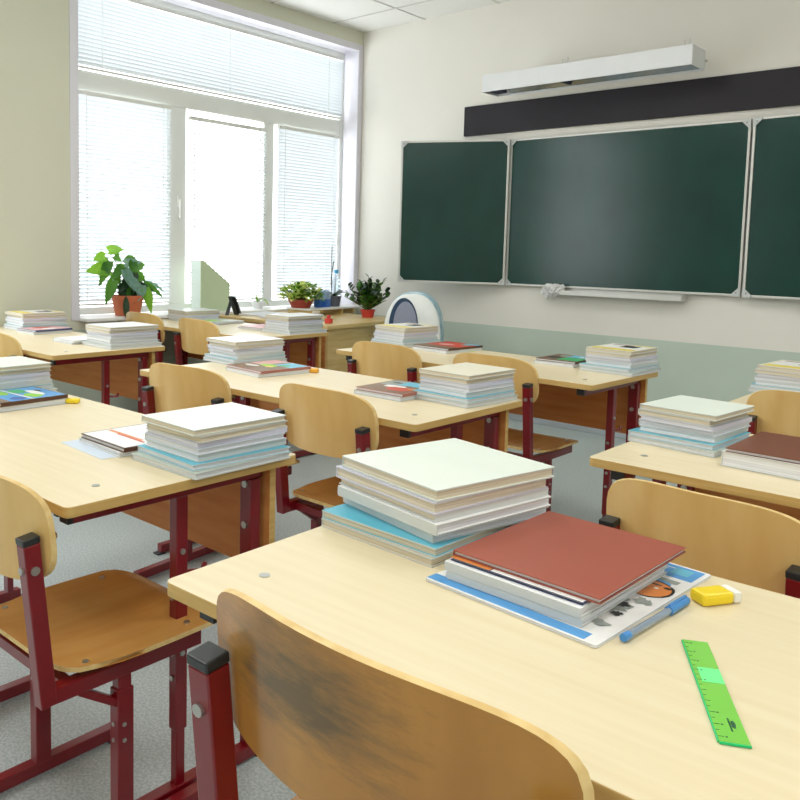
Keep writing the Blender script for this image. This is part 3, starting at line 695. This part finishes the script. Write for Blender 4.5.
# 1 philodendron in terracotta pot on sill
PX0 = (-4.125, 2.655)
pl = thing('potted_plant', 'leafy green plant with heart-shaped leaves in a terracotta pot on the window sill', 'plant', (PX0[0] + .0, PX0[1], SZ + .0003))
pot(pl, .070, .094, .118, TERRA)
def yz(u, v): return ((u - 131) * .0066, 1.065 - (v - 248) * .0056 - SZ)
FOL = [ # tip direction by pixel pairs: base(u,v) tip(u,v) width material x-offset
 ((111, 251), (123, 249), .050, LG, .03), ((107, 257), (95, 260), .055, LG, .04), ((110, 270), (88, 271), .075, LG, .05), ((110, 262), (100, 282), .05, MG, .05),
 ((112, 281), (104, 300), .055, MG, .07), ((122, 268), (112, 278), .045, MG, .05), ((126, 264), (140, 262), .05, BG, .04), ((121, 270), (127, 288), .06, BG, .09),
 ((130, 278), (119, 290), .05, DG, .06), ((128, 262), (136, 257), .04, MG, .02), ((135, 268), (144, 264), .055, MG, .04), ((132, 284), (124, 299), .045, MG, .07),
 ((134, 282), (150, 291), .03, DG, .05), ((142, 281), (158, 296), .03, MG, .06), ((150, 282), (163, 291), .02, BG, .03), ((142, 290), (145, 310), .06, LG, .09),
 ((133, 290), (130, 302), .05, DG, .08), ((139, 286), (134, 299), .055, BG, .085), ((121, 297), (119, 314), .035, DG, .105), ((127, 272), (117, 264), .05, MG, .03), ((136, 273), (131, 286), .05, DG, .04), ((118, 286), (123, 296), .045, DG, .06), ((140, 272), (147, 280), .04, MG, .0), ((124, 258), (116, 259), .045, MG, .01), ((133, 262), (129, 272), .05, MG, .06), ((116, 274), (121, 284), .05, MG, .02), ((138, 278), (143, 288), .05, MG, .02), ((126, 280), (132, 292), .06, BG, .10), ((128, 290), (139, 300), .06, DG, .03), ((122, 292), (132, 298), .05, DG, .02)]
for k, (b_, t_, w, m, xo) in enumerate(FOL):
    y0, zb = yz(*b_); y1, zt = yz(*t_); a = Vector((xo - .02, y0, zb)); b = Vector((xo, y1, zt)); d = b - a; ln = d.length
    bm = bmesh.new(); leaf(bm, a, d + Vector((0, 0, .12 * ln)), ln * 1.12, w * 1.22, heart=w > .042, droop=.15, up=(1, 0, .45), n=12, fold=.1); finish(bm, 'leaf', m, pl, smooth=True, recalc=False)
bm = bmesh.new()
for k, (b_, t_, w, m, xo) in enumerate(FOL):
    y0, zb = yz(*b_); p0 = Vector((.0 + .01 * math.sin(k), .02 * math.cos(k * 2.1), .10)); p2 = Vector((xo - .02, y0, zb)); p1 = Vector((p2.x * .4, p2.y * .35, max(p2.z, .12) * .75))
    pr = p0
    for i in range(1, 7):
        t = i / 6; q = p0 * (1 - t) ** 2 + p1 * 2 * t * (1 - t) + p2 * t * t; cyl(bm, pr, q, .0018, n=5); pr = q
finish(bm, 'stem', STEM, pl)
# riser shelf on teacher's desk
rs = thing('desk_riser', 'low white-topped wooden riser shelf on the teacher desk under the small pots', 'shelf', (-3.73, 3.86, TZT), R(4))
bm = bmesh.new(); box(bm, -.10, -.22, .035, .10, .26, .047); finish(bm, 'riser_top', SILL, rs, bev=.002)
for y in (-.2, .12, .24):
    bm = bmesh.new(); box(bm, -.095, y - .008, 0, .095, y + .008, .035); finish(bm, 'riser_support', TDESK, rs)
RZ = TZT + .0475
def bushy(parent, n, rad, h0, h1, L, W, m, seed, zc, flat=.8, droop=.2):
    q = random.Random(seed); bm = bmesh.new(); st = bmesh.new()
    for i in range(n):
        a = q.uniform(0, 2 * PI); e = q.uniform(0, 1) ** .6; rr = rad * e; z = zc + h0 + (h1 - h0) * q.random() * math.sqrt(max(.05, 1 - (e * .85) ** 2))
        p = Vector((rr * math.cos(a), rr * math.sin(a), z)); d = Vector((math.cos(a + q.uniform(-.9, .9)), math.sin(a + q.uniform(-.9, .9)), q.uniform(-.1, 1.1)))
        leaf(bm, p, d, L * q.uniform(.7, 1.2), W * q.uniform(.7, 1.1), droop=droop, n=4, mi=q.randrange(len(m)) if isinstance(m, list) else 0)
        if i % 4 == 0:
            cyl(st, (0, 0, zc - .005), p * .55 + Vector((0, 0, z * .25)), .0022, n=4, caps=False); cyl(st, p * .55 + Vector((0, 0, z * .25)), p, .0016, n=4, caps=False)
    o = finish(bm, 'foliage', m, parent, smooth=True, recalc=False); finish(st, 'stem', STEM, parent)
pb = thing('potted_plant', 'bushy variegated plant in a wide red-brown bowl on the riser shelf', 'plant', (-3.745, 3.695, RZ))
REDPOT = mat('red_brown_plastic', (170, 70, 58), .4, .4, scale=(20, 20, 20), noise=.06)
pot(pb, .060, .082, .055, REDPOT); bushy(pb, 430, .125, .0, .105, .045, .026, [VG, VG, MG, VG, LG], 3, .052)
# two blue cartons
for k, (x, y) in enumerate(((-3.71, 3.825), (-3.70, 3.882))):
    c = thing('milk_carton', ['small blue and pale carton nearer to the bowl plant', 'small blue and pale carton nearer to the grey orchid pot'][k], 'carton', (x, y, RZ), R(10), 'cartons on the riser')
    bm = bmesh.new(); box(bm, -.022, -.024, 0, .022, .024, .052); finish(bm, 'carton_body', mat('carton_blue', (64, 120, 206), .35, .4, scale=(30, 30, 30), noise=.15), c, bev=.002)
    bm = bmesh.new(); box(bm, -.022, -.024, .0522, .022, .024, .098); prism(bm, [(-.022, .0982), (.022, .0982), (0, .112)], -.024, .024, M=Matrix(((1, 0, 0, 0), (0, 0, 1, 0), (0, 1, 0, 0), (0, 0, 0, 1)))); finish(bm, 'carton_top', mat('carton_pale', (168, 196, 226), .35, .4, scale=(50, 50, 50), noise=.2), c, bev=.002)
# orchid
og = thing('potted_orchid', 'orchid with dark arching leaves and support stick in a grey pot', 'plant', (-3.735, 4.0, RZ))
pot(og, .038, .05, .068, mat('dark_grey_ceramic', (92, 96, 108), .3, .5, scale=(60, 60, 5), noise=.2), rimh=.008)
bm = bmesh.new()
for a, L_, w in ((95, .19, .042), (75, .15, .04), (-100, .15, .04), (-60, .12, .036), (115, .13, .036), (10, .08, .03)):
    leaf(bm, (0, 0, .06), (math.cos(R(a)), math.sin(R(a)), .75), L_, w, droop=.45, n=7)
finish(bm, 'foliage', DG, og, smooth=True, recalc=False)
bm = bmesh.new(); cyl(bm, (-.01, -.02, .05), (-.02, -.012, .40), .0022, n=6); cyl(bm, (-.015, -.016, .2), (-.018, .006, .3), .003, n=6); cyl(bm, (-.012, -.02, .14), (-.012, -.02, .2), .004, n=6)
finish(bm, 'support_stick', CAP, og)
# bottle behind
bt = thing('plastic_bottle', 'clear plastic bottle with a light blue cap on the sill behind the orchid', 'bottle', (-4.185, 4.50, SZ + .0003))
bm = bmesh.new(); lathe(bm, [(0, 0), (.03, 0), (.034, .01), (.034, .14), (.030, .17), (.013, .215), (.012, .235), (0, .235)], 20); finish(bm, 'bottle_body', clear_mat('bottle_clear', (222, 236, 244), .8), bt, smooth=True)
bm = bmesh.new(); lathe(bm, [(0, .2353), (.017, .2353), (.017, .262), (0, .262)], 16); finish(bm, 'bottle_cap', sheet('cap_blue', (90, 176, 224)), bt, smooth=True)
# crassula
cr = thing('potted_plant', 'dark green jade plant with thick leaves in a red pot on the desk end', 'plant', (-3.375, 3.93, TZT))
pot(cr, .035, .048, .05, mat('red_pot', (214, 70, 62), .35, .4, scale=(20, 20, 20), noise=.05), rimh=.01)
q = random.Random(21); bm = bmesh.new(); st = bmesh.new()
for b in range(44):
    a = q.uniform(0, 2 * PI); el = q.uniform(.3, 1.45); Lb = q.uniform(.09, .215); d = Vector((math.cos(a) * math.cos(el), math.sin(a) * math.cos(el), math.sin(el) + .12)).normalized()
    p0 = Vector((0, 0, .045)); tip = p0 + d * Lb; cyl(st, p0, tip, .004, .002, n=5)
    for k in range(9):
        t = .35 + .65 * k / 8; p = p0 + d * Lb * t; aa = q.uniform(0, 2 * PI); dd = (d * .6 + Vector((math.cos(aa), math.sin(aa), .5))).normalized()
        leaf(bm, p, dd, .042, .027, droop=.1, n=4, mi=q.randrange(3) // 2, fold=.12)
finish(bm, 'foliage', [DG, MG], cr, smooth=True, recalc=False); finish(st, 'stem', STEM, cr)
# small red case
rcase = thing('hand_sanitizer', 'small red plastic container standing on the teacher desk edge', 'container', (-3.215, 3.40, TZT), R(10))
RP = mat('red_plastic', (214, 62, 56), .35, .4, scale=(20, 20, 20), noise=.05)
bm = bmesh.new(); box(bm, -.018, -.018, 0, .018, .018, .028); finish(bm, 'container_body', RP, rcase, bev=.004)
bm = bmesh.new(); box(bm, -.008, -.010, .0283, .008, .010, .048); finish(bm, 'container_neck', RP, rcase, bev=.003)
rcase.name = 'red_container'
# magazine file holder
FG = mat('file_holder_green', (200, 217, 182), .5, .3, scale=(6, 6, 6), noise=.04); FP = mat('file_holder_front', (214, 228, 220), .5, .3, scale=(6, 6, 6), noise=.03)
fh = thing('file_holder', 'green slanted magazine file holder standing on the window sill', 'file holder', (-4.15, 3.165, SZ + .0003))
Mx = Matrix(((0, 0, 1, 0), (1, 0, 0, 0), (0, 1, 0, 0), (0, 0, 0, 1)))
for x in (-.05, .046):
    bm = bmesh.new(); prism(bm, [(0, 0), (.235, 0), (.235, .175), (.02, .325), (0, .325)], x, x + .004, M=Mx); finish(bm, 'side_wall', FG, fh)
bm = bmesh.new(); box(bm, -.046, 0, 0, .046, .004, .325); box(bm, -.046, .231, 0, .046, .235, .175); box(bm, -.046, .004, 0, .046, .231, .004); finish(bm, 'front_wall', FP, fh)
# photo frame seen edge-on
pf = thing('photo_frame', 'black picture frame leaning on its stand beside the green file holder', 'frame', (-4.065, 3.33, TZT + .0), R(0))
pf.location = (-4.085, 3.32, SZ + .0003)
bm = bmesh.new(); bar(bm, (0, .05, .0), (0, .0, .115), .09 * .6, .009); finish(bm, 'picture_frame', CAP, pf)
bm = bmesh.new(); bar(bm, (0, -.045, 0), (0, -.008, .1), .03, .004); bar(bm, (0, .028, .0), (0, -.022, .115), .03, .004); finish(bm, 'frame_stand', CAP, pf)
pf.location = (-3.965, 3.31, TZT + .001)
# papers on the teacher desk
for k, (x, y, w, d, r, th, lb) in enumerate(((-3.86, 3.50, .22, .28, 12, .010, 'thick white paper pile on the teacher desk beside the picture frame'), (-3.60, 3.44, .22, .28, -8, .012, 'white paper pile in the middle of the teacher desk front'), (-3.585, 3.45, .2, .25, 4, .004, 'open white booklet lying on the middle paper pile'))):
    zb = TZT + (0 if k < 2 else .0125)
    bm = bmesh.new(); box(bm, -w / 2, -d / 2, 0, w / 2, d / 2, th); o = finish(bm, 'paper_pile', PAGEW, bev=.001); o.location = (x, y, zb); o.rotation_euler = (0, 0, R(r)); tag(o, lb, 'paper', 'papers on the teacher desk')
# aloe on the sill
al = thing('potted_plant', 'small succulent plant with one long arching leaf on the window sill', 'plant', (-4.165, 3.70, SZ + .0003))
pot(al, .032, .04, .045, SILL, rimh=.006)
bm = bmesh.new()
for a, L_, w, e, dr in ((95, .16, .024, 1.1, .9), (-90, .07, .016, 1.6, .1), (-120, .06, .016, 2.0, .1), (-60, .07, .016, 1.5, .1), (-100, .11, .016, .9, .3), (60, .05, .014, 1.8, .1)):
    leaf(bm, (0, 0, .04), (math.cos(R(a)), math.sin(R(a)), e), L_, w, droop=dr, n=8)
finish(bm, 'foliage', leafm('aloe_green', (140, 176, 90), (110, 150, 70), .3), al, smooth=True, recalc=False)

# ------------------------------------------------------------------ backpack on a stool behind the desks
stl = thing('wooden_stool', 'wooden stool behind the far middle desk, carrying the backpack', 'stool', (-2.80, 3.70, 0))
bm = bmesh.new(); prism(bm, rrect(-.2, -.18, .2, .18, .03), .48, .5); finish(bm, 'stool_seat', TDESK, stl, bev=.003)
for x in (-.16, .16):
    for y in (-.14, .14):
        bm = bmesh.new(); box(bm, x - .015, y - .015, 0, x + .015, y + .015, .48); finish(bm, 'leg', TDESK, stl)
bp = thing('backpack', 'pale blue and white school backpack with a grey mesh arch and navy piping', 'bag', (-2.825, 3.70, .5003), R(30))
BPB = mat('backpack_pale_blue', (206, 226, 234), .7, .2, scale=(14, 14, 14), col2=(150, 190, 206), detail=6, contrast=(.35, .6)); BPW = mat('backpack_white', (236, 240, 238), .7, .2, scale=(20, 20, 20), noise=.05)
NAVY = mat('navy_piping', (52, 74, 100), .6, .3, scale=(20, 20, 20), noise=.1); MESH = mat('grey_mesh', (156, 162, 178), .8, .2, scale=(260, 260, 260), col2=(126, 132, 150), detail=1)
def arch(w, h, n=20, z0=0, p=2.4):
    pts = [(-w * 1.0, z0)]
    for i in range(n + 1):
        a = PI - PI * i / n; c, s = math.cos(a), math.sin(a)
        pts.append((w * (abs(c) ** (2 / p)) * (1 if c > 0 else -1), z0 + (h - z0) * (.28 + .72 * abs(s) ** (2 / p))))
    pts.append((w, z0)); return pts
def archbody(bm, prof, ys, scales, mi=0):
    rings = []
    for y, s in zip(ys, scales):
        rings.append([bm.verts.new((x * s, y, z * (s * .5 + .5))) for x, z in prof])
    n = len(prof)
    for a, b in zip(rings, rings[1:]):
        for i in range(n): bm.faces.new((a[i], a[(i + 1) % n], b[(i + 1) % n], b[i])).material_index = mi
    bm.faces.new(rings[0]).material_index = mi; bm.faces.new(rings[-1][::-1]).material_index = mi
bm = bmesh.new(); archbody(bm, arch(.165, .355), [-.10, -.09, -.04, .05, .10, .12], [.9, .97, 1, 1, .95, .84]); finish(bm, 'bag_body', BPB, bp, smooth=True)
bm = bmesh.new(); archbody(bm, arch(.16, .348), [-.128, -.118, -.1005], [.92, .99, 1.0]); finish(bm, 'front_pocket', BPW, bp, smooth=True)
bm = bmesh.new(); archbody(bm, [(a - .045, b) for a, b in arch(.082, .325, z0=.1, p=2)], [-.136, -.1285], [.98, 1]); finish(bm, 'navy_border', NAVY, bp, smooth=True)
bm = bmesh.new(); archbody(bm, [(a - .035, b) for a, b in arch(.066, .305, z0=.12, p=2)], [-.142, -.1365], [.98, 1]); finish(bm, 'mesh_panel', MESH, bp, smooth=True)

# ------------------------------------------------------------------ light
W = bpy.data.worlds.new('overcast_sky'); bpy.context.scene.world = W; W.use_nodes = True
bg = W.node_tree.nodes['Background']
bg.inputs[0].default_value = (.93, .97, 1.0, 1); bg.inputs[1].default_value = 4.2
for y0, y1 in openings:
    l = bpy.data.lights.new('sky_portal', 'AREA'); l.shape = 'RECTANGLE'; l.size = TZ - SZ + .1; l.size_y = y1 - y0 + .1
    l.cycles.is_portal = True
    o = bpy.data.objects.new('sky_portal', l); C.objects.link(o); o.location = (FX - .08, (y0 + y1) / 2, (SZ + TZ) / 2); o.rotation_euler = (0, R(-90), 0)
# unseen area lights under the ceiling, added as interior fill
for x in (-2.2, .0, 1.9):
    for y in (-2.2, .1, 2.4):
        l = bpy.data.lights.new('ceiling_fill', 'AREA'); l.shape = 'RECTANGLE'; l.size = .58; l.size_y = 1.18; l.energy = 10; l.color = (1, .985, .95)
        o = bpy.data.objects.new('ceiling_fill', l); C.objects.link(o); o.location = (x, y, ZC - .02)

# ------------------------------------------------------------------ camera
f, cx, cy, yw, pt, rl = 815.478, 343.54, 324.75, -.7390643, .08895058, .02242219
fw = Vector((math.sin(yw) * math.cos(pt), math.cos(yw) * math.cos(pt), -math.sin(pt)))
rt = Vector((math.cos(yw), -math.sin(yw), 0)); up = rt.cross(fw)
r2 = rt * math.cos(rl) + up * math.sin(rl); u2 = -rt * math.sin(rl) + up * math.cos(rl)
cam = bpy.data.cameras.new('camera'); co = bpy.data.objects.new('camera', cam); C.objects.link(co)
co.matrix_world = Matrix(((r2.x, u2.x, -fw.x, 0), (r2.y, u2.y, -fw.y, 0), (r2.z, u2.z, -fw.z, 1.071), (0, 0, 0, 1)))
cam.sensor_width = 36; cam.lens = f / 800 * 36; cam.shift_x = (400 - cx) / 800; cam.shift_y = (cy - 400) / 800
cam.clip_start = .02
S = bpy.context.scene; S.camera = co
S.view_settings.view_transform = 'Standard'; S.view_settings.look = 'None'; S.view_settings.gamma = 1; S.view_settings.exposure = .62
S.view_settings.use_curve_mapping = False
S.cycles.max_bounces = 10; S.cycles.diffuse_bounces = 6; S.cycles.use_denoising = True
